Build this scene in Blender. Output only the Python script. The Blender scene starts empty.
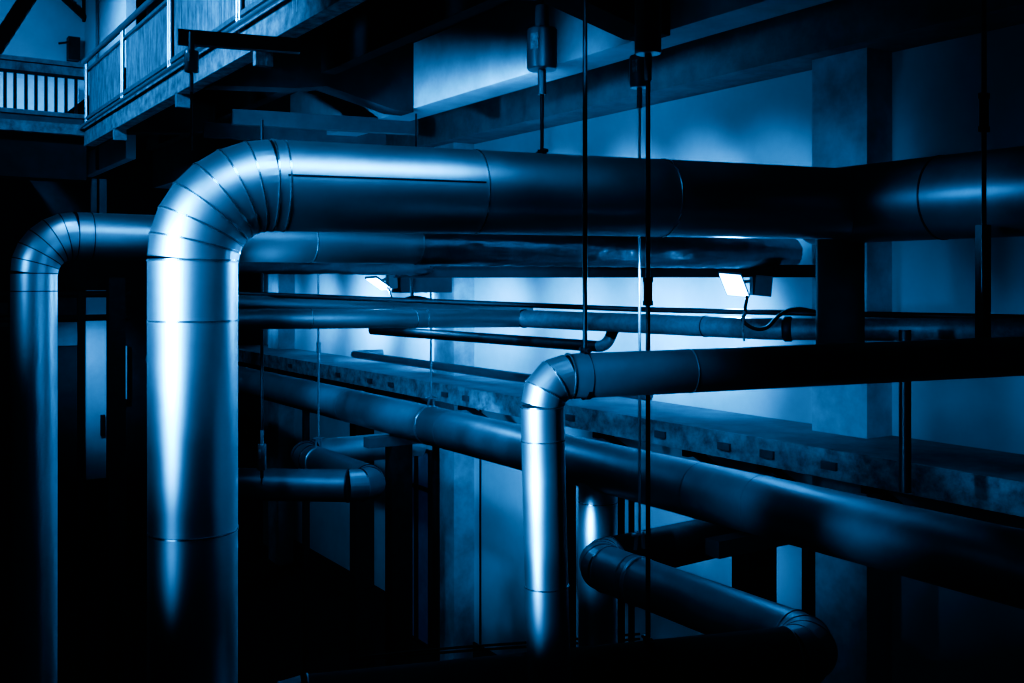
import bpy, bmesh, math, random
from mathutils import Vector, Matrix
random.seed(7)
sc = bpy.context.scene
COL = sc.collection
F = 1013.0
CH = 7.0                       # camera height above the hall floor
# ---------------------------------------------------------------- camera basis
HY = 283.0                      # eye level in the frame (view camera kept plumb, lens shifted down)
a_ = Vector((-669, 0, F)).normalized()
b_ = Vector((1534, 0, F)); b_ = (b_ - a_*b_.dot(a_)).normalized()
z_ = b_.cross(a_)
def ray(px, py):
    r = Vector((px-512.0, py-HY, F))/F
    return Vector((r.dot(b_), r.dot(a_), r.dot(z_)))
def Pt(px, py, X=None, Y=None, Z=None, d=None):
    """a point of the hall seen at that place of the photo, on a given plane or depth"""
    r = ray(px, py)
    if X is not None: t = X/r.x
    elif Y is not None: t = Y/r.y
    elif Z is not None: t = Z/r.z
    else: t = d
    p = r*t
    return Vector((p.x, p.y, p.z+CH))
cam = bpy.data.objects.new('camera', bpy.data.cameras.new('camera'))
COL.objects.link(cam)
cam.data.sensor_width = 36; cam.data.lens = 36*F/1024
cam.data.clip_start = .05; cam.data.clip_end = 200
cam.matrix_world = Matrix(((b_.x, -b_.y, -b_.z, 0), (a_.x, -a_.y, -a_.z, 0), (z_.x, -z_.y, -z_.z, CH), (0, 0, 0, 1)))
cam.data.shift_y = -(341.5-HY)/1024
sc.camera = cam
def Cw(x, y, z):               # camera-relative metres (right, up, forward) -> world
    v = Vector((x, -y, z))
    return Vector((v.dot(b_), v.dot(a_), v.dot(z_)+CH))

# ---------------------------------------------------------------- materials
def mat(name, base, metal=0, rough=.6, var=.25, scale=3, bump=0, bscale=40, stretch=(1, 1, 1), dark=None, emit=None, spec=.5):
    m = bpy.data.materials.new(name); m.use_nodes = True
    nt = m.node_tree; N = nt.nodes; L = nt.links
    p = N['Principled BSDF']
    p.inputs['Metallic'].default_value = metal; p.inputs['Roughness'].default_value = rough
    p.inputs['Specular IOR Level'].default_value = spec
    tc = N.new('ShaderNodeTexCoord'); mp = N.new('ShaderNodeMapping'); mp.inputs['Scale'].default_value = stretch
    L.new(tc.outputs['Object'], mp.inputs['Vector'])
    n = N.new('ShaderNodeTexNoise'); n.inputs['Scale'].default_value = scale; n.inputs['Detail'].default_value = 8
    n.inputs['Roughness'].default_value = .65
    L.new(mp.outputs[0], n.inputs['Vector'])
    cr = N.new('ShaderNodeValToRGB')
    d = dark or tuple(c*(1-var) for c in base)
    cr.color_ramp.elements[0].position = .35; cr.color_ramp.elements[0].color = (*d, 1)
    cr.color_ramp.elements[1].position = .65; cr.color_ramp.elements[1].color = (*base, 1)
    L.new(n.outputs['Fac'], cr.inputs['Fac']); L.new(cr.outputs['Color'], p.inputs['Base Color'])
    if metal > 0:
        mr = N.new('ShaderNodeMapRange'); mr.inputs['To Min'].default_value = rough*.9; mr.inputs['To Max'].default_value = min(1, rough*1.12)
        L.new(n.outputs['Fac'], mr.inputs['Value']); L.new(mr.outputs[0], p.inputs['Roughness'])
    if bump:
        n2 = N.new('ShaderNodeTexNoise'); n2.inputs['Scale'].default_value = bscale; n2.inputs['Detail'].default_value = 5
        L.new(mp.outputs[0], n2.inputs['Vector'])
        bp = N.new('ShaderNodeBump'); bp.inputs['Strength'].default_value = bump; bp.inputs['Distance'].default_value = .02
        L.new(n2.outputs['Fac'], bp.inputs['Height']); L.new(bp.outputs[0], p.inputs['Normal'])
    if emit:
        p.inputs['Emission Color'].default_value = (*emit[0], 1); p.inputs['Emission Strength'].default_value = emit[1]
    return m
M = {}
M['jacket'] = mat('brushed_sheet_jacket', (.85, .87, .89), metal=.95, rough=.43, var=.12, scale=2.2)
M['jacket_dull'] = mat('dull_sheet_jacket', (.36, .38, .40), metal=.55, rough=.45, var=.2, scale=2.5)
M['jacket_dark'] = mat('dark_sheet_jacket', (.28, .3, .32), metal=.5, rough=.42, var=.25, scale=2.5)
M['foil'] = mat('crumpled_foil', (.55, .57, .6), metal=.9, rough=.30, var=.2, scale=5, bump=.9, bscale=5)
M['bead'] = mat('seam_bead', (.7, .72, .74), metal=.9, rough=.25, var=.1)
M['joint'] = mat('dark_joint_line', (.05, .05, .06), metal=.3, rough=.5)
M['paint_pipe'] = mat('worn_painted_pipe', (.34, .36, .38), metal=.3, rough=.45, var=.35, scale=14, bump=.1)
M['steel'] = mat('dark_steel', (.06, .065, .07), metal=.5, rough=.5, var=.4, scale=8)
M['rodlight'] = mat('bright_rod_steel', (.75, .77, .8), metal=.8, rough=.35, var=.15)
M['roddark'] = mat('dark_rod_steel', (.05, .05, .055), metal=.5, rough=.4)
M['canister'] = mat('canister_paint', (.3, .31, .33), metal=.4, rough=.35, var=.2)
M['plate'] = mat('pale_name_plate', (.6, .62, .65), metal=.3, rough=.5, var=.6, scale=30)
M['wall'] = mat('painted_wall', (.74, .76, .78), rough=.85, var=.12, scale=1.2)
M['column'] = mat('stained_column_paint', (.72, .74, .76), rough=.85, var=.2, scale=2.0, dark=(.42, .44, .46))
M['concrete'] = mat('mottled_concrete', (.48, .49, .5), rough=.9, var=.6, scale=6, bump=.3, bscale=20, dark=(.16, .17, .18))
M['slabtop'] = mat('dusty_concrete', (.34, .35, .36), rough=.9, var=.3, scale=3, bump=.15)
M['beam'] = mat('whitewashed_beam', (.6, .62, .64), rough=.9, var=.25, scale=2)
M['near_black'] = mat('near_black_matte', (.05, .05, .055), rough=.95, var=.3)  # even near-black; also darkens some pipe parts in place of shade
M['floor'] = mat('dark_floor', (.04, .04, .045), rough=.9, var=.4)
M['railing'] = mat('railing_steel', (.4, .42, .44), metal=.4, rough=.45, var=.4, scale=10)
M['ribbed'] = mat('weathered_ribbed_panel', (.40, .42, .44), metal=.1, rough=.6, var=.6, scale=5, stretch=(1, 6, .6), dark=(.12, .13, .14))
M['steelbeam'] = mat('painted_channel', (.17, .18, .19), metal=.3, rough=.55, var=.25, scale=4)
M['lamp'] = mat('lit_lamp_lens', (1, 1, 1), rough=.5, var=0, emit=((.8, .92, 1), 9))
M['rubber'] = mat('black_cable', (.02, .02, .02), rough=.6)
M['glass'] = mat('dim_window_pane', (.3, .32, .35), rough=.2, var=.2, emit=((.3, .6, 1), .015))
M['door'] = mat('white_door_paint', (.75, .77, .8), rough=.6, var=.1)

# ---------------------------------------------------------------- helpers
def link(o, parent=None):
    COL.objects.link(o)
    if parent: o.parent = parent
    return o
def obj(name, bm, m, parent=None, label=None, cat=None, group=None, kind=None, smooth=None):
    me = bpy.data.meshes.new(name)
    if parent is not None:     # shapes are written in hall coordinates; a part is stored relative to its thing's base
        off = parent_loc(parent)
        for v in bm.verts: v.co -= off
    if smooth is not None:
        for f in bm.faces: f.smooth = True
        bm.normal_update()
        for e in bm.edges:
            if len(e.link_faces) == 2 and e.calc_face_angle(0) > smooth: e.smooth = False
    bm.to_mesh(me); bm.free()
    me.materials.append(M[m] if isinstance(m, str) else m)
    o = bpy.data.objects.new(name, me)
    link(o, parent)
    tag(o, label, cat, group, kind)
    return o
def parent_loc(p):
    while p.parent: p = p.parent
    return Vector(p.location)
def tag(o, label=None, cat=None, group=None, kind=None):
    if label: o['label'] = label
    if cat: o['category'] = cat
    if group: o['group'] = group
    if kind: o['kind'] = kind
def thing(name, label, cat, loc=(0, 0, 0), group=None):
    o = bpy.data.objects.new(name, None); o.empty_display_size = .2
    o.location = loc; link(o); tag(o, label, cat, group)
    return o
def bx(bm, x0, x1, y0, y1, z0, z1):
    vs = [bm.verts.new((x, y, z)) for x in (x0, x1) for y in (y0, y1) for z in (z0, z1)]
    for f in ((0, 1, 3, 2), (4, 6, 7, 5), (0, 4, 5, 1), (2, 3, 7, 6), (0, 2, 6, 4), (1, 5, 7, 3)):
        bm.faces.new([vs[i] for i in f])
    return bm
def box(*a): return bx(bmesh.new(), *a)
def bar(bm, p, q, w, h, up=Vector((0, 0, 1))):
    """box section from p to q, w across, h along up"""
    p = Vector(p); q = Vector(q); d = (q-p).normalized()
    s = d.cross(up)
    if s.length < 1e-4: s = d.cross(Vector((0, 1, 0)))
    s.normalize(); u = s.cross(d).normalized()
    vs = [bm.verts.new(c + s*i*w/2 + u*j*h/2) for c in (p, q) for i in (-1, 1) for j in (-1, 1)]
    for f in ((0, 1, 3, 2), (4, 6, 7, 5), (0, 4, 5, 1), (2, 3, 7, 6), (0, 2, 6, 4), (1, 5, 7, 3)):
        bm.faces.new([vs[i] for i in f])
    return bm
def channel(bm, p, q, w, h, t=.012):
    """rolled I-section between two points"""
    p = Vector(p); q = Vector(q); u = Vector((0, 0, 1))
    bar(bm, p+u*(h/2-t/2), q+u*(h/2-t/2), w, t); bar(bm, p-u*(h/2-t/2), q-u*(h/2-t/2), w, t)
    bar(bm, p, q, t, h-2*t)
    return bm
def rings(bm, pts, r, seg=32, caps=True):
    pts = [Vector(p) for p in pts]; n = len(pts)
    dirs = [(pts[i+1]-pts[i]).normalized() for i in range(n-1)]
    d0 = dirs[0]
    ref = Vector((0, 0, 1)) if abs(d0.z) < .9 else Vector((0, 1, 0))
    s = d0.cross(ref).normalized(); u = s.cross(d0).normalized()
    R = []
    for i in range(n):
        din = dirs[max(i-1, 0)]; dout = dirs[min(i, n-2)]
        nrm = (din+dout).normalized()
        rr = r[i] if isinstance(r, (list, tuple)) else r
        ring = []
        for k in range(seg):
            th = 2*math.pi*k/seg
            off = s*math.cos(th)*rr + u*math.sin(th)*rr
            off = off - din*(off.dot(nrm)/din.dot(nrm))
            ring.append(bm.verts.new(pts[i]+off))
        R.append(ring)
        if i < n-1:
            q = din.rotation_difference(dout)
            s = q @ s; u = q @ u
    for i in range(n-1):
        for k in range(seg):
            bm.faces.new((R[i][k], R[i][(k+1) % seg], R[i+1][(k+1) % seg], R[i+1][k]))
    if caps:
        bm.faces.new(R[0][::-1]); bm.faces.new(R[-1])
    return bm
def tube(pts, r, seg=24, caps=True): return rings(bmesh.new(), pts, r, seg, caps)
def ringband(p, d, r, w=.02, t=.006, seg=40):
    """a raised bead round a pipe of radius r at p, axis d"""
    bm = bmesh.new(); d = Vector(d).normalized()
    ref = Vector((0, 0, 1)) if abs(d.z) < .9 else Vector((0, 1, 0))
    s = d.cross(ref).normalized(); u = s.cross(d)
    prof = [(-w/2, -.004), (-w/3, t), (w/3, t), (w/2, -.004)]
    R = []
    for k in range(seg):
        th = 2*math.pi*k/seg; o = s*math.cos(th)+u*math.sin(th)
        R.append([bm.verts.new(p+d*a+o*(r+b)) for a, b in prof])
    for k in range(seg):
        A = R[k]; B = R[(k+1) % seg]
        for j in range(4): bm.faces.new((A[j], B[j], B[(j+1) % 4], A[(j+1) % 4]))
    return bm
def arc(c0, din, dout, R, n):
    """mitre-bend centre points round corner c0"""
    din = din.normalized(); dout = dout.normalized()
    ang = din.angle(dout); t = R*math.tan(ang/2)
    s = c0-din*t; ctr = s + (dout-din*din.dot(dout)).normalized()*R
    ax = din.cross(dout).normalized(); pts = []
    for i in range(n+1):
        q = Matrix.Rotation(ang*i/n, 3, ax)
        pts.append(ctr + q @ (s-ctr))
    return pts
SM = math.radians(9)
def pipeline(name, label, cat, nodes, r, m, bends=(), names=None, bands=(), group=None, bead='bead', gore=True, bw=.02, bt=.006, beadm=None, seg=40, elbow_m=None, mats=None, mark='seam_band'):
    """nodes: corner points; bends: (R, n gores) at every inner node; bands: (section, distance from its start)"""
    nodes = [Vector(n) for n in nodes]
    t = thing(name, label, cat, tuple(nodes[0]), group)
    K = len(nodes); rs = r if isinstance(r, (list, tuple)) else [r]*(K-1)
    dirs = [(nodes[i+1]-nodes[i]).normalized() for i in range(K-1)]
    arcs = {}
    for i in range(1, K-1):
        R, n = bends[i-1]
        arcs[i] = arc(nodes[i], dirs[i-1], dirs[i], R, n)
    secs = []
    for i in range(K-1):
        p = arcs[i][-1] if i in arcs else nodes[i]
        q = arcs[i+1][0] if i+1 in arcs else nodes[i+1]
        nm = (names[i] if names else 'run')
        o = obj(nm, rings(bmesh.new(), [p, p.lerp(q, .34), p.lerp(q, .67), q], rs[i], seg), (mats[i] if mats else m), t, smooth=.6)
        secs.append((p, q, o))
    for i, pts in arcs.items():
        er = [rs[i-1]+(rs[i]-rs[i-1])*k/(len(pts)-1) for k in range(len(pts))]
        o = obj('elbow', rings(bmesh.new(), pts, er, seg, False), elbow_m or m, t, smooth=SM if gore else 1)
        if gore:
            for k in range(len(pts)):
                if k == 0: dd = pts[1]-pts[0]; dd = dirs[i-1]
                elif k == len(pts)-1: dd = dirs[i]
                else: dd = (pts[k+1]-pts[k]).normalized()+(pts[k]-pts[k-1]).normalized()
                bo = obj(mark, ringband(pts[k], dd, er[k]*1.004, bw, bt), beadm or bead, o, smooth=1)
    for (i, dist) in bands:
        p, q, o = secs[i]; d = (q-p).normalized()
        if dist < 0: c = q+d*dist
        else: c = p+d*dist
        obj(mark, ringband(c, d, rs[i]*1.002, bw, bt), beadm or bead, o, smooth=1)
    return t, secs

# ================================================================ THE SETTING
CX = 9.0; WX = 9.42; YE = 26.4
def Z(v): return v+CH
SL_T = Pt(420, 381, X=8.06).z            # top of the ledge
def st(name, bm, m, **k): return obj(name, bm, m, kind='structure', **k)
st('floor', box(-9, 12, -4, YE+1, -.3, 0), 'floor')
st('ceiling', box(-9, 12, -4, YE+1, Z(7), Z(7.3)), 'near_black')
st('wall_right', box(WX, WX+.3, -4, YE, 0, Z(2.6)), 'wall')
wf = st('wall_far', box(-9, WX+.3, YE, YE+.3, 0, Z(7)), 'near_black')
st('wall_left', box(-9.3, -9, -4, YE+.3, 0, Z(7)), 'near_black')
# columns along the right wall
cy = [(Pt(867, 300, X=CX).y, 'nearest'), ]
y_near = Pt(867, 300, X=CX).y; y_far = Pt(812, 300, X=CX).y; cw = y_far-y_near
y2 = Pt(454, 300, X=CX).y; pitch = y2-y_near
collab = ['pale square concrete column on the right wall beside the bright floodlight, stained low down',
          'pale square concrete column beyond the middle pipe bend, second along the wall',
          'pale square concrete column at far end of the right wall, third along']
for i in range(3):
    y = y_near+i*pitch
    b = box(CX, WX+.01, y, y+cw, 0, Z(2.62))
    obj('concrete_column', b, 'column', label=collab[i], cat='column', group='wall columns')
# upper beam along the wall
zb2 = Pt(464, 136, X=8.75).z
obj('concrete_wall_beam', box(8.75, WX+.2, -2, YE, zb2, Z(3.2)), 'slabtop', label='shadowed concrete beam running along top of the right wall above the columns', cat='beam')
# long lit beam
LX = 6.2
zl = Pt(405, 111, X=LX).z
obj('concrete_long_beam', box(LX, LX+.45, -1, 25, zl, zl+.85), 'beam', label='pale concrete beam high up with a lit band, behind the single canister hanger', cat='beam')
# balcony deck
BX = 3.4; YC = Pt(84, 140, X=BX).y
zf0 = Pt(84, 146, X=BX).z; zf1 = Pt(84, 124, X=BX).z
deck = thing('balcony', 'mottled concrete balcony deck and edge high at upper left over the pipes', 'balcony', (BX, YC, zf0))
obj('fascia', box(BX, BX+.18, -2, YC, zf0, zf1), 'concrete', deck)
obj('deck_slab', box(BX+.18, 8.74, -2, YE-.13, zl+.86, zl+1.0), 'near_black', deck)
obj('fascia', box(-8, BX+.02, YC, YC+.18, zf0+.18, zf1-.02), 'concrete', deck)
obj('deck_slab', box(-8.5, BX+.18, YC+.18, YE, zf0+.25, zf1-.08), 'near_black', deck)
obj('edge_beam', box(-8, BX+.1, YC+.3, YC+.75, zf0-.55, zf0+.25), 'near_black', deck)
def haunch(y, w, x0=BX+.18, x1=LX, drop=.55, z1=None):
    bm = bmesh.new(); z1 = z1 or zl+.86
    prof = [(x0, zf0-.02), (x0+1.0, zf0+.05), (x1-1.2, zf0+.12), (x1-.25, zl-.05), (x1+.0, zl-.05), (x1, z1), (x0, z1)]
    A = [bm.verts.new((x, y, z)) for x, z in prof]; B = [bm.verts.new((x, y+w, z)) for x, z in prof]
    bm.faces.new(A); bm.faces.new(B[::-1])
    for i in range(len(prof)):
        j = (i+1) % len(prof); bm.faces.new((A[j], A[i], B[i], B[j]))
    return bm
yc1 = Pt(403, 100, X=LX).y; yc0 = Pt(648, 40, X=LX).y
for y, lb in ((yc0-.3, 'dark haunched cross beam under the deck at top centre, over the canister hangers'),
              (yc1-.3, 'dark haunched cross beam under the deck meeting the lit long beam'),
              (Pt(113, 140, X=BX).y, 'dark haunched cross beam nearest the balcony corner')):
    obj('haunched_cross_beam', haunch(y, .35), 'near_black', label=lb, cat='beam', group='cross beams under the deck')
for i, px in enumerate((253, 175, 113)):
    y = Pt(px, 80, X=BX).y
    obj('drip_block', box(BX+.0, BX+.18, y-.08, y, zf0-.16, zf0+.02), 'concrete', deck)
# slender hangers/posts seen below balcony
for i, (px, w) in enumerate(((93, .09), (102, .12))):
    p = Pt(px, 145, Y=YC+.5)
    obj('steel_post', box(p.x-w/2, p.x+w/2, YC+.4, YC+.4+w, Pt(97, 232, Y=YC).z, zf0-.5), 'steelbeam',
        label=('thin' if i == 0 else 'thicker')+' dark steel post of the pair hanging below the balcony corner', cat='post', group='posts below the balcony corner')

# ---- balcony railing (long side)
zr = Pt(82, 64, X=BX).z
rail = thing('balcony_railing', 'long balcony railing with ribbed metal panels and round handrail above the concrete edge', 'railing', (BX, YC, zf1))
obj('handrail', tube([(BX, YC-.02, zr), (BX, 5, zr)], .045, 16), 'rodlight', rail, smooth=1)
ymid = [Pt(px, 100, X=BX).y for px in (85, 121, 168, 237)]
ymid += [ymid[-1]-1.6, ymid[-1]-3.2]
for y in ymid:
    bm = bmesh.new()
    for dy in (-.045, .045): rings(bm, [(BX+.02, y+dy, zf1-.25), (BX+.02, y+dy, zr)], .022, 10)
    obj('post', bm, 'rodlight', rail, smooth=1)
for i in range(len(ymid)-1):
    ya, yb = ymid[i]-.1, ymid[i+1]+.1; n = max(6, int(abs(ya-yb)/.05))
    bm = bmesh.new(); v = []
    for k in range(n*2+1):
        y = ya+(yb-ya)*k/(n*2); x = BX+.05+(.028 if (k//1) % 2 else 0)
        v.append((bm.verts.new((x, y, zf1+.1)), bm.verts.new((x, y, zr-.18))))
    for k in range(len(v)-1): bm.faces.new((v[k][0], v[k+1][0], v[k+1][1], v[k][1]))
    obj('ribbed_panel', bm, 'ribbed', rail)
    obj('panel_frame', bar(bar(bmesh.new(), (BX+.03, ya+.1, zf1+.08), (BX+.03, yb-.1, zf1+.08), .05, .05), (BX+.03, ya+.1, zr-.16), (BX+.03, yb-.1, zr-.16), .04, .04), 'railing', rail)
obj('conduit', tube([(BX-.08, YC, zf1-.08), (BX-.08, 5, zf1-.08)], .028, 12), 'rodlight', rail, smooth=1)
for y in [ymid[0]-.9, ymid[1]-.9, ymid[2]-.8, ymid[2]-1.9]:
    obj('bracket', bar(bmesh.new(), (BX-.08, y, zf1-.1), (BX+.04, y, zf1+.05), .05, .03), 'railing', rail)
# ---- railing (short side) with balusters
rail2 = thing('baluster_railing', 'short balcony railing with upright bars in front of a bright wall, at far left', 'railing', (0, YC, zf1))
zt = Pt(40, 61, Y=YC).z; zt2 = Pt(40, 74, Y=YC).z; zbm = Pt(40, 113, Y=YC).z
obj('top_rail', bar(bmesh.new(), (-6, YC, zt), (BX, YC, zt), .06, .07), 'railing', rail2)
obj('upper_panel', box(-6, BX, YC+.03, YC+.05, zt2, zt), 'ribbed', rail2)
obj('middle_rail', bar(bmesh.new(), (-6, YC, zt2), (BX, YC, zt2), .05, .05), 'steel', rail2)
obj('kick_plate', box(-6, BX, YC+.02, YC+.05, zf1-.06, zbm), 'steelbeam', rail2)
obj('bottom_rail', bar(bmesh.new(), (-6, YC, zbm), (BX, YC, zbm), .05, .07), 'railing', rail2)
for px in (-5, 5, 15, 26, 36, 46, 56, 66, 76):
    x = Pt(px, 95, Y=YC).x
    obj('baluster', bar(bmesh.new(), (x, YC, zbm), (x, YC, zt2), .05, .03, Vector((0, 1, 0))), 'steel', rail2)
# walls behind the balcony
UX = 4.9
y_u = Pt(126, 30, X=UX).y
st('wall_balcony', box(UX, UX+.2, y_u, YE, zf1-.1, Z(7)), 'wall')
st('wall_balcony', box(UX+.02, UX+.2, 3, y_u-1.6, zf1-.1, Z(7)), 'near_black')
st('wall_end', box(-9, UX, YE-.12, YE, zf1-.1, Z(7)), 'wall')
obj('wall_pipe', tube([(UX-.06, Pt(100, 30, X=UX).y, zf1-.1), (UX-.06, Pt(100, 30, X=UX).y, Z(6.9))], .035, 12), 'steelbeam', label='thin upright pipe on the pale balcony wall', cat='pipe', smooth=1)
# bright low panel behind the baluster railing
pA = Pt(2, 80, Y=YE-.3)
obj('white_cabinet', box(pA.x-1.5, Pt(77, 90, Y=YE-.3).x, YE-.5, YE-.13, zf1-.05, Pt(40, 82, Y=YE-.3).z), 'door', label='long white cabinet behind the baluster railing', cat='cabinet')
# dark equipment box on the end wall near corner
p = Pt(74, 47, Y=YE-.4)
sb = thing('switch_box', 'dark switch box with lever on the end wall beside the balcony corner', 'switch box', tuple(p))
obj('housing', box(p.x-.12, p.x+.14, YE-.4, YE-.12, p.z-.3, p.z+.25), 'steel', sb)
obj('lever', bar(bmesh.new(), (p.x-.1, YE-.42, p.z+.1), (p.x-.35, YE-.5, p.z+.02), .05, .05), 'steel', sb)
# steps at the top-left corner
q0 = Pt(-14, 62, Y=YC+1.2); q1 = Pt(34, -12, Y=YC+1.2)
stairs = thing('steel_stair', 'dark steel stair flight rising at the top left corner', 'stairs', tuple(q0))
obj('stringer', bar(bmesh.new(), q0, q1, .06, .22), 'steel', stairs)
obj('handrail', tube([q0+Vector((-.25, 0, .55)), q1+Vector((-.25, 0, .55))], .035, 10), 'steel', stairs, smooth=1)
for k in range(9):
    c = q0.lerp(q1, (k+.5)/9)
    obj('tread', box(c.x-.12, c.x+.16, c.y-.0, c.y+.8, c.z+.0, c.z+.05), 'steel', stairs)
p = Pt(70, 2, Y=YE-.3)
obj('wall_bracket', bar(bar(bmesh.new(), (p.x-.3, YE-.3, p.z+.2), (p.x+.35, YE-.3, p.z-.35), .1, .12), (p.x+.35, YE-.2, p.z-.4), (p.x+.35, YE-.2, p.z+.5), .1, .1), 'steel', label='dark slanted bracket at top of the end wall by the corner', cat='bracket')

# ================================================================ THE LEDGE
FX = 8.06
led = thing('concrete_ledge', 'long mottled concrete ledge slab along the right wall above the sloping pipe', 'ledge', (FX, 2, SL_T-.26))
sb_ = SL_T-.27
obj('slab', box(FX, WX+.01, 1.0, 26.2, sb_, SL_T), 'slabtop', led)
obj('face', box(FX-.03, FX+.01, 1.0, 26.2, sb_+.0, SL_T+.015), 'concrete', led)
for i, px in enumerate((292, 340, 372, 393, 447, 468, 573, 663, 727, 770, 832)):
    y = Pt(px, 390, X=FX).y
    obj('anchor_plate', box(FX-.06, FX-.02, y-.09, y+.09, sb_+.09, sb_+.17), 'steelbeam', led)
for i, px in enumerate((300, 350, 400, 455, 520, 590, 680, 755, 860)):
    y = Pt(px, 430, X=FX).y
    bm = bmesh.new(); bar(bm, (FX+.08, y, sb_-.05), (WX, y, sb_-.05), .1, .1); bar(bm, (FX+.25, y, sb_-.08), (WX-.02, y, sb_-.75), .08, .08)
    obj('slab_bracket', bm, 'steel', led)

# ================================================================ MAIN PIPES
# 1. big silver riser + elbow + run
R1 = .283
c1 = Pt(193, 183, d=6.1); t1 = Pt(845, 204, d=8.1)
zz = t1.z
dX = (t1-c1).normalized()
pl, s1 = pipeline('insulated_pipe', 'largest silver pipe rising at left and bending right across the hall', 'pipe',
    [(c1.x, c1.y, 0), c1, t1+dX*.15], [.262, R1], 'jacket', [(.47, 7)], ['riser', 'run'], bands=[(0, -.36), (0, -1.62), (1, .07)], bw=.016, bt=.005)
# bands on the run at measured places
def band_on(sec, px, r, **k):
    p, q, o = sec
    best = min((abs(proj(p.lerp(q, i/600.))[0]-px), i) for i in range(601))[1]
    c = p.lerp(q, best/600.)
    return obj('seam_band', ringband(c, q-p, r*1.002, k.get('w', .016), k.get('t', .005)), k.get('m', 'bead'), o, smooth=1)
def proj(v):
    w = Vector(v)-Vector((0, 0, CH))
    c = b_*w.x + a_*w.y + z_*w.z
    return (512+F*c.x/c.z, HY+F*c.y/c.z, c.z)
band_on(s1[1], 474, R1); band_on(s1[1], 662, R1)
# long lap seam on the run
p, q, o = s1[1]; d = (q-p).normalized(); side = Vector((d.y, -d.x, 0))
an = math.radians(8)
off = side*math.cos(an)*R1*1.0 + Vector((0, 0, 1))*math.sin(an)*R1
bm = bmesh.new(); e = p.lerp(q, .283); bar(bm, p+d*.05+off, e+off, .006, .012)
obj('lap_seam', bm, 'joint', o)
# 2. dark pipe it runs into
RB = .31
TX = t1.x
zB = zz
Yj = t1.y
big = thing('dark_header_pipe', 'thick dark header pipe at right that the largest pipe runs into', 'pipe', (TX, Yj, zB))
o_ = obj('run', rings(bmesh.new(), [(TX+.1, Yj+.38, zB), (TX+.1, 3.5, zB), (TX+.1, .5, zB)], RB, 48), 'jacket_dark', big, smooth=1)
for px in (935,):
    y = Pt(px, 190, X=TX).y
    obj('seam_band', ringband(Vector((TX+.1, y, zB)), (0, 1, 0), RB*1.0, .02, .004), 'joint', o_, smooth=1)
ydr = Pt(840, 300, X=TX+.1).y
obj('drop_leg', rings(bmesh.new(), [(TX+.1, ydr, zB), (TX+.1, ydr, Z(-.75))], .19, 32), 'near_black', big, smooth=1)  # leg added in near-black where the column face lies in shade
# 3. left background pipe with foil section
R0 = .165
c0 = Pt(34, 235, d=6.85)
endx = Pt(790, 240, Y=c0.y)
e0 = Vector((endx.x, c0.y, c0.z)); m0x = Pt(415, 240, Y=c0.y).x
f0 = Vector((m0x, c0.y, c0.z))
pl0, s0 = pipeline('insulated_pipe', 'smaller silver pipe at far left edge bending right behind the largest pipe', 'pipe',
    [(c0.x, c0.y, 0), c0, f0], [.146, R0], 'jacket', [(.26, 6)], ['riser', 'run'], bands=[(0, -.12), (1, .10)], bw=.008, bt=.003, beadm='joint')
band_on(s0[1], 310, R0, m='bead', w=.01, t=.003)
bm = bmesh.new()
nn = 60; pts = [f0.lerp(e0, i/nn) for i in range(nn+1)]
rings(bm, pts, R0*1.06, 48)
for v in bm.verts:
    ax = Vector((v.co.x, c0.y, c0.z)); dr = v.co-ax
    if dr.length > .05: v.co = ax+dr*(1+random.uniform(-.06, .03))
obj('foil_wrap', bm, 'foil', pl0, smooth=1, label='crumpled foil wrapping')
# foil lower companion
f1 = Pt(200, 264, d=9.4); f2 = Pt(440, 266, d=11.6); f2.z = f1.z
bm = bmesh.new(); rings(bm, [f1.lerp(f2, i/40) for i in range(41)], .085, 24)
for v in bm.verts: v.co += Vector((random.uniform(-.01, .01),)*3)
obj('foil_wrapped_pipe', bm, 'foil', label='thin crumpled foil pipe just below the far left pipe run', cat='pipe', smooth=1)

# 4. middle silver pipe
R2 = .135
c2 = Pt(541.5, 377.5, d=6.0); g2 = Pt(1024, 356, d=6.95)
ext = c2+(g2-c2)*1.35
# slight batter of riser kept plumb
pl2, s2 = pipeline('insulated_pipe', 'medium silver pipe rising at centre and bending right in three segments', 'pipe',
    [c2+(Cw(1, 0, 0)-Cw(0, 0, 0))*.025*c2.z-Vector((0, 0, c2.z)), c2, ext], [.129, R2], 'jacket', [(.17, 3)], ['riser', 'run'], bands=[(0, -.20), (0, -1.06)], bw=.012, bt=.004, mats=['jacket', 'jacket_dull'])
band_on(s2[1], 690, R2, w=.01, t=.003, m='jacket'); band_on(s2[1], 587, R2, w=.006, t=.002, m='joint')

# 5. long sloping-in-view pipe below the ledge
R3 = .25; X3 = 6.4
z3 = Pt(520, 447, X=X3).z
P3 = thing('long_pipe', 'long dull pipe running from far left to lower right below the ledge', 'pipe', (X3, 1, z3))
o3 = obj('run', rings(bmesh.new(), [(X3, y, z3) for y in (1, 5, 8, 12, 16, 20, 25.5)], R3, 48), 'jacket_dull', P3, smooth=1)
for px in (560, 700, 760, 450, 350):
    y = Pt(px, 460, X=X3).y
    obj('seam_band', ringband(Vector((X3, y, z3)), (0, 1, 0), R3*1.001, .012, .003), 'jacket_dull', o3, smooth=1)
yr = Pt(598, 520, X=X3).y
o = obj('drop_leg', rings(bmesh.new(), [(X3, yr, z3), (X3, yr, 0)], .2, 40), 'jacket', P3, smooth=1)
obj('seam_band', ringband(Vector((X3, yr, z3-.36)), (0, 0, 1), .2, .015, .004), 'bead', o, smooth=1)

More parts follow.
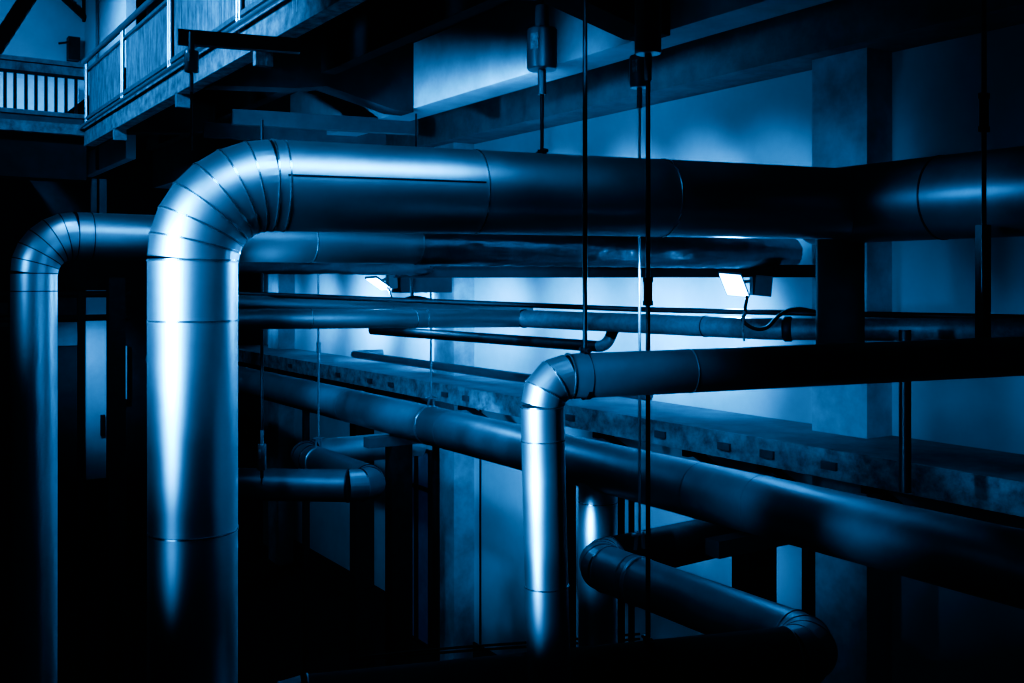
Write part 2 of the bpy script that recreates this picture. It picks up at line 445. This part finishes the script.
# 6. U-shaped pipe lower right
X4 = 5.6; R4 = .2
k1 = Pt(592, 569, X=X4); k2 = Pt(832, 646, X=X4); z4 = (k1.z+k2.z)/2; k1.z = k2.z = z4
k0 = Vector((7.5, k1.y+.1, z4)); k3 = Pt(520, 705, d=6.3); k3.z = z4
k4 = k2+(k3-k2)*1.7; k4.z = z4
pipeline('looping_pipe', 'dull pipe below the long pipe, looping back past the silver drop leg at lower right', 'pipe',
    [k0, k1, k2, k4, (k4.x, k4.y, 0)], R4, 'jacket_dull', [(.24, 4), (.24, 4), (.24, 4)], ['rear_run', 'run', 'front_run', 'riser'],
    bands=[(1, .32)], bw=.014, bt=.006, beadm='jacket_dull', mats=['steel', 'jacket_dull', 'near_black', 'near_black'], elbow_m=None)  # front run and riser near-black: the darkness is put into their colour
# 7. matching pipe at left
j1 = Pt(300, 459, X=X4); j2 = Pt(384, 481, X=X4); z7 = (j1.z+j2.z)/2; j1.z = j2.z = z7
j0 = Vector((7.6, j1.y, z7)); j3 = Pt(240, 487, d=12.7); j3.z = z7; j4 = j2+(j3-j2)*1.36
pipeline('looping_pipe', 'small pipe loop between the two silver risers, hung on a pale rod', 'pipe',
    [j0, j1, j2, j4, (j4.x, j4.y, 0)], R4, 'jacket_dull', [(.22, 3), (.22, 3), (.22, 3)], ['rear_run', 'run', 'front_run', 'riser'],
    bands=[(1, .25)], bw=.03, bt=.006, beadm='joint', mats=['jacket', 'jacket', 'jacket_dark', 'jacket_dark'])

# 8. thin pipes across the middle
def thin(name, label, nodes, r, m, bends=(), bands=(), **k):
    return pipeline(name, label, 'pipe', nodes, r, m, bends, bands=bands, gore=False, **k)
sA = Pt(190, 319, d=9.3); sB = Pt(521, 318.5, d=11.3)
t8, s8 = thin('conduit_pipe', 'smooth narrow pipe crossing behind the largest riser above the ledge', [sA, sB], .098, 'jacket')
band_on(s8[0], 310, .098, m='bead', w=.008, t=.003); band_on(s8[0], 414, .098, m='bead', w=.008, t=.003); band_on(s8[0], 425, .098, m='bead', w=.008, t=.003)
sC = Pt(521, 318.5, d=11.3); sD = Pt(768, 329.0, d=8.9); sE = Pt(1060, 330, d=8.0)
t9, s9 = thin('service_pipe', 'rough painted pipe running right from the smooth narrow pipe, under the floodlight', [sC, sD, sE], .096, 'paint_pipe', [(.6, 4)])
band_on(s9[0], 524, .098, m='joint', w=.03, t=.006); band_on(s9[0], 706, .098, m='joint', w=.012, t=.003); band_on(s9[1], 788, .098, m='joint', w=.08, t=.012)
thin('narrow_pipe', 'pale narrow pipe just above the smooth narrow pipe, ending behind it', [Pt(195, 301, d=10), Pt(530, 312, d=12.4)], .075, 'jacket')
thin('thin_dark_pipe', 'thin black pipe stretching across to right edge above the painted pipe', [Pt(195, 292, d=10.5), Pt(640, 309.5, d=10.2), Pt(1060, 318.5, d=8.1)], .026, 'steel', [(.5, 3)])
nD = Pt(606, 347, d=10.6)
thin('dark_bent_pipe', 'dark narrow pipe with an upturned end behind the centre bend', [Pt(372, 330, d=13.2), nD, nD+Vector((.14, -.02, .28))], .06, 'paint_pipe', [(.12, 4)], mats=['steel', 'steel'])
X8 = 8.3; z8 = Pt(352, 354, X=X8).z
y8 = Pt(352, 354, X=X8).y
thin('wall_pipe', 'narrow pipe with turned end lying above the ledge left of the centre bend', [(8.95, y8, z8), (X8, y8, z8), (X8, 9.5, z8)], .07, 'jacket_dull', [(.15, 4)])
# steel rail under foil
p = Pt(395, 272, d=11.5); q = Pt(815, 264, d=10.6); q.z = p.z
obj('steel_rail', channel(bmesh.new(), p, q, .1, .13), 'near_black', label='dark steel beam below the crumpled foil wrapped pipe', cat='beam')
# box left of second column
p = Pt(422, 284, d=13.0)
jb = thing('junction_box', 'dark junction box beside the left floodlight', 'junction box', tuple(p))
obj('housing', bar(bmesh.new(), p-Vector((.37, .0, 0)), p+Vector((.37, 0, 0)), .25, .22), 'steelbeam', jb)
obj('conduit_stub', tube([p+Vector((-.25, 0, .1)), p+Vector((-.25, 0, .3))], .07, 16), 'plate', jb, smooth=1)
# ================================================================ FLOODLIGHTS
def flood(px, py, d, w, h, label, tilt, mount):
    c = Pt(px, py, d=d)
    t = thing('floodlight', label, 'floodlight', tuple(c), 'floodlights')
    # local frame: u across, v down-slanting, n facing
    n = Vector((-.62, -.55, -.32)).normalized() if tilt == 0 else Vector((-.30, -.75, -.5)).normalized()
    u = (b_*0 + Cw(1, 0, 0)-Cw(0, 0, 0)); u = (u-n*u.dot(n)).normalized()
    v = n.cross(u).normalized()
    if v.z > 0: v = -v
    v = (v+u*(.45 if tilt == 0 else 1.0)).normalized()
    def slab(a, b, n0, n1):
        bm = bmesh.new()
        vs = [bm.verts.new(c+u*i*a/2+v*j*b/2+n*k) for k in (n0, n1) for i in (-1, 1) for j in (-1, 1)]
        for f in ((0, 1, 3, 2), (4, 6, 7, 5), (0, 4, 5, 1), (2, 3, 7, 6), (0, 2, 6, 4), (1, 5, 7, 3)): bm.faces.new([vs[i] for i in f])
        bmesh.ops.recalc_face_normals(bm, faces=bm.faces); return bm
    obj('housing', slab(w*1.1, h*1.08, -.05, 0), 'canister', t)
    obj('lens', slab(w, h, .001, .008), 'lamp', t)
    s = c-n*.05
    bm = bmesh.new(); bar(bm, s, s+u*w*.9+Vector((0, 0, .04)), .03, .03); bar(bm, s+u*w*.9+Vector((0, 0, .08)), s+u*w*.9-Vector((0, 0, .1)), .05, .04)
    obj('yoke', bm, 'steelbeam', t)
    obj('mount_box', bar(bmesh.new(), s+u*w*1.0, s+u*(w*1.0+mount), .14, .2), 'steelbeam', t)
    return c, n
fl1, n1 = flood(734, 285, 9.9, .20, .23, 'bright square floodlight at right, below the foil wrapped pipe', 0, .16)
fl2, n2 = flood(379, 284, 12.6, .13, .25, 'small slanted floodlight at left, beside the junction box', 1, .10)
def cable(name, label, pts, r=.012, m='rubber'):
    cu = bpy.data.curves.new(name, 'CURVE'); cu.dimensions = '3D'; cu.bevel_depth = r; cu.bevel_resolution = 3
    sp = cu.splines.new('BEZIER'); sp.bezier_points.add(len(pts)-1)
    for b, p in zip(sp.bezier_points, pts): b.co = p; b.handle_left_type = b.handle_right_type = 'AUTO'
    tmp = bpy.data.objects.new(name, cu); dg = bpy.context.evaluated_depsgraph_get()
    COL.objects.link(tmp); dg.update()
    me = bpy.data.meshes.new_from_object(tmp.evaluated_get(dg)); COL.objects.unlink(tmp); bpy.data.objects.remove(tmp)
    me.name = name; me.materials.clear(); me.materials.append(M[m])
    for f in me.polygons: f.use_smooth = True
    o = bpy.data.objects.new(name, me); link(o); tag(o, label, 'cable'); return o
cable('lamp_cable', 'black cable looping from the right floodlight over the painted pipe', [Pt(747, 297, d=9.2), Pt(745, 312, d=8.9), Pt(746, 324, d=8.7), Pt(762, 329, d=8.65), Pt(780, 315, d=8.7), Pt(795, 309, d=8.9), Pt(818, 312, d=9.2)], .016)
cable('lamp_cable', 'thin pale cable dangling below the right floodlight', [Pt(745, 312, d=8.6), Pt(743, 325, d=8.5), Pt(744, 341, d=8.5)], .01, 'plate')
cable('lamp_cable', 'dark cable drooping from the left floodlight', [Pt(389, 290, d=12.2), Pt(392, 300, d=11.6), Pt(393, 308, d=11.2)], .014)
cable('lamp_cable', 'dark cable looping below the junction box', [Pt(395, 310, d=11.4), Pt(402, 301, d=11.6), Pt(414, 297, d=11.8), Pt(432, 300, d=12)], .016)

# ================================================================ HANGERS
def HD(px, X): p = Pt(px, 400, X=X)-Vector((0, 0, CH)); return p.x*b_.z+p.y*a_.z
def hanger(label, px, ytop, ybot, d, rod_r=.012, m='roddark', can=None, turn=None, clamp=None, pipe=None, px2=None, can_r=.1, name='hanger_rod', can_bot=None):
    A = Pt(px, ytop, d=d); B = Pt(px2 or px, ybot, d=d); A.y = B.y = (A.y+B.y)/2; A.x = B.x = (A.x+B.x)/2
    t = thing(name, label, 'hanger', tuple(B), 'pipe hanger rods')
    obj('rod', tube([A, B], rod_r, 12), m, t, smooth=1)
    if can:
        c0_, c1_ = Pt(px, can[0], d=d).z, Pt(px, can[1], d=d).z
        c = obj('spring_canister', rings(bmesh.new(), [(A.x, A.y, z) for z in (c0_, c0_-.01, c1_+.01, c1_)], [can_r*.93, can_r, can_r, can_r*.93], 28), 'canister', t, smooth=.5)
        obj('top_collar', rings(bmesh.new(), [(A.x, A.y, c0_+.16), (A.x, A.y, c0_)], can_r*.45, 20), 'canister', t, smooth=.6)
        obj('bottom_collar', rings(bmesh.new(), [(A.x, A.y, c1_), (A.x, A.y, c1_-.17)], can_r*.28, 16), 'canister', t, smooth=.6)
        v = Vector((-A.x, -A.y, 0)).normalized(); w = Vector((v.y, -v.x, 0)); v = (v+w*(.55 if v else 0)).normalized(); w = Vector((v.y, -v.x, 0))
        cc = Vector((A.x, A.y, c0_-(c0_-c1_)*.36))+v*can_r
        bm = bmesh.new(); bar(bm, cc-w*can_r*.28, cc+w*can_r*.28, .006, (c0_-c1_)*.38)
        obj('name_plate', bm, 'plate', c)
    if turn:
        z0, z1 = Pt(px, turn[0], d=d).z, Pt(px, turn[1], d=d).z
        bm = bmesh.new()
        for s in (-1, 1): bar(bm, (A.x+s*.02, A.y, z0), (A.x+s*.02, A.y, z1), .015, .02, Vector((0, 1, 0)))
        bx(bm, A.x-.03, A.x+.03, A.y-.015, A.y+.015, z0-.02, z0+.01); bx(bm, A.x-.03, A.x+.03, A.y-.015, A.y+.015, z1-.01, z1+.02)
        obj('turnbuckle', bm, m, t)
    if clamp:      # (axis vector, radius of pipe, drop below rod end)
        ax, r = clamp; ax = Vector(ax).normalized(); sd = Vector((ax.y, -ax.x, 0))
        bm = bmesh.new()
        for s in (-1, 1): bar(bm, B+sd*s*.03+Vector((0, 0, .02)), B+sd*s*.045-Vector((0, 0, .13)), .02, .03, ax)
        rings(bm, [B-sd*.08, B+sd*.08], .013, 10)
        obj('clevis', bm, m, t)
        if pipe is not None:
            cc = B.copy(); cc.z = pipe
            obj('clamp_band', ringband(cc, ax, r*1.004, .05, .008), m, t, smooth=.6)
    return t, A, B
ay = (0, 1, 0)
hanger('dark rod hanger left of the twin canisters, dropping to the centre bend', 585, -40, 350, 6.09, .014, clamp=((g2-c2), R2), pipe=Pt(585, 376, d=6.09).z, px2=585)
hanger('short hanger with a single canister above the largest pipe', 542, -30, 152, 7.0, .013, can=(29, 70), clamp=((t1-c1), R1), can_r=.105, px2=542)
hanger('long hanger with the nearer, higher canister, crossing in front of the pipes', 648, -60, 640, 6.47, .015, can=(-40, 54), turn=(279, 304), clamp=((k4-k2), R4), can_r=.085)
hanger('long pale rod hanger with the lower twin canister, passing behind the largest pipe', 639.5, 10, 534, HD(639.5, X4), .012, 'rodlight', can=(56, 88), clamp=(ay, R4), pipe=z4, can_r=.085)
hanger('dark rod hanger at right edge in front of the header pipe', 984, -60, 292, 5.6, .012, 'steel', turn=(95, 130))
hanger('dark hanger with canister under steel arm, left of the first pipe bend', 191.5, 43, 150, 8.6, .011, can=(51, 72), can_r=.06)
hanger('short thin rod hanging from right end of the upper channel', 416, 105, 165, 13.6, .012, clamp=None)
hanger('dark rod right beside the largest riser, with long end canister', 262, 120, 478, 11.6, .018, can=(444, 470), can_r=.05)
hanger('pale rod hanger holding the small pipe loop', 318.5, 200, 438, HD(318.5, X4), .016, 'rodlight', turn=(343, 352), clamp=(ay, R4), pipe=z7)
hanger('dark rod between the two pale rods, ending near the left floodlight', 412, 210, 308, 12.5, .02)
hanger('thin pale rod clamped to the long pipe left of centre bend', 431, 200, 398, HD(431, X3), .014, 'rodlight', clamp=(ay, R3), pipe=z3)
# dark block at right edge
p = Pt(983, 312, d=6.9)
obj('steel_strut', bar(bmesh.new(), (p.x, p.y, Pt(983, 225, d=6.9).z), (p.x, p.y, Pt(983, 345, d=6.9).z), .09, .06, Vector((0, 1, 0))), 'steel', label='short dark upright strut at right edge below header pipe', cat='strut')

# ================================================================ CHANNEL BEAMS
p = Pt(178, 37, d=8.6); q = Pt(300, 45, d=8.95); q.z = p.z
obj('steel_channel', bar(bmesh.new(), p, q, .1, .12), 'steelbeam', label='dark steel arm sticking out under the balcony edge, nearest', cat='beam')
p = Pt(232, 117, d=13.4); q = Pt(417, 128, d=14.35); q.z = p.z
obj('steel_channel', bar(bmesh.new(), p, q, .14, .2), 'steelbeam', label='steel channel just above the first pipe bend, upper of two', cat='beam')
p = Pt(203, 130, d=15.0); q = Pt(385, 139, d=15.94); q.z = p.z
obj('steel_channel', bar(bmesh.new(), p, q, .14, .22), 'steelbeam', label='steel channel partly hidden behind, lower of two above the first pipe bend', cat='beam')

# ================================================================ SUPPORTS UNDER LONG PIPE
for px, lb in ((366, 'steel support frame under the long pipe left of centre, on a dark post'), (712, 'steel support frame under the long pipe at right')):
    y = Pt(px, 450, X=5.95).y
    t = thing('pipe_support', lb, 'support', (6.4, y, 0), 'supports under the long pipe')
    zt_ = z3-R3-.07
    obj('cross_arm', bar(bmesh.new(), (5.95, y, zt_), (8.0, y, zt_), .16, .14), 'steelbeam', t)
    obj('post', box(6.3, 6.62, y-.08, y+.12, 0, zt_-.07), 'steel', t)
# ================================================================ LOWER BACKGROUND
st('trim_1', box(WX-.03, WX+.0, 1, YE-.5, 0, Pt(480, 645, X=WX).z), 'near_black')
# cladding seam strip
y = Pt(480, 500, X=WX-.02).y
obj('seam_strip', box(WX-.025, WX-.005, y-.02, y+.02, 0, Z(-1.9)), 'steel', label='dark upright riveted joint strip on pale wall left of the centre riser', cat='strip')
# dark upright pipe + cable at 435
p = Pt(436, 550, d=13.6)
obj('upright_pipe', tube([(p.x, p.y, 0), (p.x, p.y, Pt(436, 440, d=13.6).z)], .05, 14), 'steel', label='thin black upright pipe beside the barred window', cat='pipe', smooth=1)
# barred window
wd = thing('window_1', 'dark framed window with one cross bar behind the small pipe loop', 'window', tuple(Pt(417, 600, X=WX-.05)))
wd['kind'] = 'structure'
ya, yb = Pt(404, 500, X=WX-.05).y, Pt(431, 500, X=WX-.05).y
zt_, zb_ = Pt(417, 448, X=WX-.05).z, Pt(417, 640, X=WX-.05).z
ym = Pt(417, 500, X=WX-.05).y; zm = Pt(417, 486, X=WX-.05).z
bm = bmesh.new()
for y in (ya, ym, yb): bar(bm, (WX-.06, y, zb_), (WX-.06, y, zt_), .07, .07, Vector((0, 1, 0)))
for z in (zb_, zm, zt_): bar(bm, (WX-.06, ya, z), (WX-.06, yb, z), .07, .06)
obj('frame', bm, 'steel', wd)
obj('pane', box(WX-.04, WX-.02, min(ya, yb), max(ya, yb), zb_, zt_), 'glass', wd)
# dark wall posts along the lower wall
k = 0
for px0, px1, d, lb in ((770, 776, 9.0, 'narrow black upright post right of the looping pipe'), (803, 814, 9.0, 'wide black upright post right of the looping pipe'),
                        (566, 575, 11.2, 'black upright post between the two silver risers'), (617, 624, 10.9, 'narrow black upright post right of the drop leg'),
                        (629, 634, 10.9, 'thin black upright post behind the long hangers'), (899, 911, 7.9, 'black upright pipe on the wall right of the stained column'),
                        (108, 124, 18, 'black upright post right of the white door'), (78, 84, 18, 'black upright post left of the white door'),
                        (303, 309, 16.6, 'black upright post behind the small pipe loop, left'), (352, 372, 17, 'wide dark panel post behind the small pipe loop')):
    p = Pt((px0+px1)/2, 520, d=d); w = (px1-px0)*d/F
    z1 = {899: Pt(905, 330, d=d).z, 770: z3-.4, 803: z3-.4, 566: z3-.2, 617: z3-.3, 629: z3-.3, 108: Z(.1), 78: Z(-.2), 303: Z(-1.9), 352: Z(-1.9)}[px0]
    if px0 == 899:
        bm = tube([(p.x, p.y, SL_T+.01), (p.x, p.y, z1)], w/2, 16); obj('upright_pipe', bm, 'roddark', label=lb, cat='pipe', smooth=1)
    else:
        bm = bar(bmesh.new(), (p.x, p.y, 0), (p.x, p.y, z1), w, w*.7, Vector((0, 1, 0))); obj('steel_post', bm, 'steel', label=lb, cat='post')
# pair of cables low down
for i in range(2):
    cable('floor_cable', ('upper' if i == 0 else 'lower')+' dark cable of the pair strung low before the pale wall', [Pt(360, 657+i*3, d=11), Pt(450, 648+i*4, d=11), Pt(520, 643+i*4, d=11), Pt(640, 634+i*5, d=11)], .012)
# far left: door, windows, bars
p0 = Pt(86, 480, Y=YE-.3); p1 = Pt(107, 290, Y=YE-.3)
dr = thing('door_1', 'tall white door leaf with a dark handle on the far wall', 'door', (p0.x, YE-.3, p0.z)); dr['kind'] = 'structure'
obj('door_leaf', box(p0.x, p1.x, YE-.3, YE-.2, p0.z, p1.z), 'door', dr)
h = Pt(103, 425, Y=YE-.32)
obj('door_handle', box(h.x-.06, h.x+.04, YE-.38, YE-.3, h.z-.25, h.z+.25), 'steel', dr)
p0 = Pt(111, 400, Y=YE-.3); p1 = Pt(127, 346, Y=YE-.3)
obj('wall_board', box(p0.x, p1.x, YE-.3, YE-.22, p0.z, p1.z), 'door', label='pale board on the far wall right of the white door', cat='board')
for i, (a, b, c, e) in enumerate(((57, 297, 77, 315), (57, 322, 78, 346), (-6, 303, 8, 315), (-6, 322, 8, 327), (240, 430, 300, 470))):
    p0 = Pt(a, e, Y=YE-.15); p1 = Pt(c, b, Y=YE-.15)
    if i < 4: st('window_%d' % (i+2), box(p0.x, p1.x, YE-.15, YE-.05, p0.z, p1.z), 'steelbeam')
for i, (y0, d, l) in enumerate(((294, 19, 'upper'), (317, 19, 'lower'))):
    p = Pt(-30, y0-1, d=d); q = Pt(130, y0+1, d=d); q.z = p.z = (p.z+q.z)/2; p = Vector((-9.0, q.y, q.z))
    obj('crossing_pipe', tube([p, q], .06, 14), 'steel', label=l+' thin black pipe crossing behind the far left riser', cat='pipe', smooth=1)

# ================================================================ LIGHTS: floodlight beams are real, every other lamp is an added fill
def area(name, loc, target, sx, sy, power, spread=180, col=(.7, .9, 1)):
    l = bpy.data.lights.new(name, 'AREA'); l.shape = 'RECTANGLE'; l.size = sx; l.size_y = sy; l.energy = power
    l.color = col; l.spread = math.radians(spread)
    o = bpy.data.objects.new(name, l); link(o); o.location = loc
    o.rotation_euler = (Vector(target)-Vector(loc)).to_track_quat('-Z', 'Y').to_euler(); return o
def spot(name, loc, target, power, ang, blend=.6, rad=.15, col=(.7, .9, 1)):
    l = bpy.data.lights.new(name, 'SPOT'); l.energy = power; l.spot_size = math.radians(ang); l.spot_blend = blend
    l.shadow_soft_size = rad; l.color = col
    o = bpy.data.objects.new(name, l); link(o); o.location = loc
    o.rotation_euler = (Vector(target)-Vector(loc)).to_track_quat('-Z', 'Y').to_euler(); return o
for h, pw, cn in ((1.0, 45, 54), (.45, 115, 54), (-.05, 170, 50), (-.6, 125, 46), (-1.15, 36, 44), (-1.8, 7, 56)):
    spot('key_light', Cw(-2.6, h, 5.0), Cw(-1.93, h*.75+.02, 6.05), pw, cn, 1.0, .26)  # added spots for the streak on the big riser, unseen outside their cones
spot('key_top_light', Cw(-3.4, 2.2, 3.6), Cw(-1.6, .7, 6.1), 60, 30, 1.0, .3)  # added spot with no fitting, lifts the first elbow
for h, pw in ((-.3, 130), (-.8, 190), (-1.3, 170), (-1.8, 60)):
    spot('center_key_light', Cw(-.75, h, 5.1), Cw(.17, h*.9-.15, 5.95), pw, 36, 1.0, .1)  # added spots close to the middle riser, no visible source
spot('rim_light', Cw(-.1, .5, 8.3), Cw(-1.9, -.1, 6.1), 110, 50, 1.0, .2)  # added rim spots behind the run for the risers' right edges
spot('rim_light', Cw(-.5, .3, 8.6), Cw(-3.2, -.0, 6.85), 80, 30, 1.0, .2)
rl = area('run_fill', Cw(-.75, 1.75, 5.3), Cw(-.45, .6, 6.7), 2.6, .35, 11, 100)  # added strip without a fitting, brightens the big run
zd = (Cw(-.75, 1.75, 5.3)-Cw(-.45, .6, 6.7)); zd = (zd-dX*zd.dot(dX)).normalized(); yd = zd.cross(dX)
rl.rotation_euler = Matrix((dX, yd, zd)).transposed().to_euler()
spot('run_fill', Cw(.4, 1.4, 6.0), Cw(.8, .6, 7.3), 26, 54, 1.0, .2)
for yy, pw in ((14.5, 40), (12.0, 50), (9.6, 22)):
    spot('pipe_wash', (5.5, yy, Z(-.9)), (6.4, yy+.3, Z(-1.95)), pw, 80, 1.0, .15)  # added unseen spots washing the long pipe
spot('header_fill', Cw(1.6, .7, 6.7), Cw(3.3, .5, 6.8), 13, 46, 1.0, .12)  # added pair for the highlight on the header pipe
spot('header_fill', Cw(1.2, .7, 6.9), Cw(2.6, .56, 7.1), 45, 40, 1.0, .12)
spot('branch_fill', Cw(.35, .6, 4.9), Cw(.8, -.55, 6.05), 46, 40, 1.0, .12)  # added spot for the middle pipe's run
spot('conduit_fill', Cw(-1.3, -.05, 8.3), Cw(-1.1, -.3, 10.2), 170, 80, 1.0, .12)  # added fills for the narrow pipes and foil, no lamps stand there
spot('conduit_fill', Cw(.9, .1, 7.7), Cw(1.3, -.45, 9.3), 150, 56, 1.0, .12)
spot('conduit_fill', Cw(2.6, .0, 7.0), Cw(3.0, -.38, 8.4), 12, 60, 1.0, .12)
spot('conduit_fill', Cw(-.6, .0, 8.5), Cw(-.1, .4, 11.0), 170, 50, 1.0, .12)
spot('foil_fill', Cw(-1.9, .0, 7.4), Cw(-1.5, .42, 8.3), 22, 80, 1.0, .12)
area('beam_fill', (5.6, 10.2, Z(2.05)), (LX, 10.3, Z(2.28)), 3.0, .06, 11, 75)  # added strip with no lamp body, brightens the long beam's face
spot('beam_fill', (5.4, 8.0, Z(1.9)), (LX, 8.0, Z(2.25)), 22, 80, 1.0, .05)
spot('channel_fill', Cw(-3.6, 1.0, 10.5), Cw(-2.4, 2.0, 14.0), 420, 60, 1.0, .1)  # added spot that lifts the steel channels out of the dark
spot('loop_fill', Cw(-2.9, -.9, 10.4), Cw(-2.3, -2.2, 13.6), 90, 46, 1.0, .1)  # added fills for single pipes, from here to the left pipe
spot('low_pipe_fill', Cw(.2, -.9, 6.6), Cw(.8, -2.5, 8.8), 10, 36, 1.0, .15)
spot('drop_leg_fill', Cw(.1, -2.5, 9.5), Cw(.85, -2.7, 10.3), 60, 64, 1.0, .06)
spot('left_pipe_fill', Cw(-3.9, .5, 5.0), Cw(-3.2, -.1, 6.8), 40, 34, 1.0, .15)
spot('left_pipe_fill', Cw(-2.8, 1.3, 6.2), Cw(-2.7, .35, 7.3), 22, 70, 1.0, .15)
spot('floodlight_beam', fl1+n1*.05, fl1+n1, 110, 150, .6, .06)
spot('floodlight_beam', fl2+n2*.05, fl2+n2, 90, 150, .6, .06)
for yy, pw in ((8.9, 270), (10.3, 220), (12.1, 190), (14.2, 220), (16.6, 440), (19.2, 440), (21.8, 170), (24.2, 80)):
    spot('wall_fill', (7.75, yy, Z(-.35)), (WX, yy+.5, Z(-.65)), pw, 92, 1.0, .15)  # added unseen spots that light the wall band
for yy, pw in ((8.3, 90), (9.5, 150), (10.9, 190), (12.6, 190)):
    spot('upper_wall_fill', (7.7, yy, Z(.6)), (WX, yy+.2, Z(1.0)), pw, 62, .7, .1)  # added unseen spots for the wall above the big pipe
spot('wall_fill', (6.9, 12.2, Z(-2.3)), (WX, 14.0, Z(-2.9)), 260, 84, 1.0, .2)  # another added wall spot, below the ledge
spot('column_fill', (7.9, 6.9, Z(.6)), (9.0, 7.2, Z(1.1)), 16, 66, 1.0, .1)  # added pair that brightens the first column
spot('column_fill', (8.1, 8.3, Z(-.95)), (9.1, 7.5, Z(-1.3)), 12, 80, 1.0, .1)
spot('wall_fill', (7.4, 8.5, Z(-3.1)), (WX, 8.9, Z(-3.5)), 60, 60, 1.0, .2)  # added wall spots low down and at right, unseen
spot('wall_fill', (7.4, 10.2, Z(-2.9)), (WX, 10.4, Z(-3.1)), 60, 60, 1.0, .2)
spot('wall_fill', (8.3, 4.4, Z(-.6)), (WX, 5.7, Z(-.95)), 12, 70, 1.0, .1)
spot('canister_fill', Cw(-1.0, 1.5, 6.2), Cw(.35, 1.65, 7.0), 22, 50, 1.0, .1)  # added spot that brings out the canisters' left sides
spot('balcony_fill', (-1.4, 13.5, Z(4.4)), (3.5, 15.6, Z(3.1)), 1300, 85, 1.0, .3)  # added unseen spots for the railing, fascia and walls up here
spot('balcony_fill', (-.3, 9.5, Z(3.6)), (3.5, 10.6, Z(2.6)), 1300, 80, 1.0, .3)
spot('balcony_fill', (2.2, 20.5, Z(6.0)), (5.2, 22.5, Z(4.4)), 1000, 80, 1.0, .3)
spot('balcony_fill', (1.0, 21.5, Z(6.2)), (2.6, 26.3, Z(4.9)), 420, 80, 1.0, .3)
spot('cabinet_fill', (2.2, 21.0, Z(4.6)), (3.6, 26, Z(3.2)), 900, 50, 1.0, .2)  # added spot that makes the cabinet bright
spot('door_fill', (4.3, 23.6, Z(-1.0)), (5.1, 26.2, Z(-2.2)), 260, 64, 1.0, .1)  # added spot that brightens the far door, no lamp hangs there

W = bpy.data.worlds.new('night'); sc.world = W; W.use_nodes = True
W.node_tree.nodes['Background'].inputs[0].default_value = (.02, .08, .2, 1)
W.node_tree.nodes['Background'].inputs[1].default_value = .03

# ================================================================ FILM LOOK
vs = sc.view_settings
vs.view_transform = 'Standard'; vs.look = 'None'; vs.exposure = .55; vs.gamma = 1
vs.use_curve_mapping = True
cm = vs.curve_mapping
def setc(c, pts):
    while len(c.points) > 2: c.points.remove(c.points[1])
    c.points[0].location = pts[0]; c.points[-1].location = pts[-1]
    for p in pts[1:-1]: c.points.new(*p)
cm.use_clip = False
cm.clip_max_x = 3.0
cm.extend = 'EXTRAPOLATED'
setc(cm.curves[0], [(0, 0), (.18, 0), (.3, .02), (.55, .14), (.9, .29), (1.4, .42), (3, .60)])
setc(cm.curves[1], [(0, 0), (.03, .003), (.09, .023), (.25, .090), (.45, .19), (.9, .39), (1.8, .56), (3, .69)])
setc(cm.curves[2], [(0, 0), (.03, .006), (.1, .062), (.28, .23), (.5, .39), (1, .57), (2, .70), (3, .79)])
cm.update()
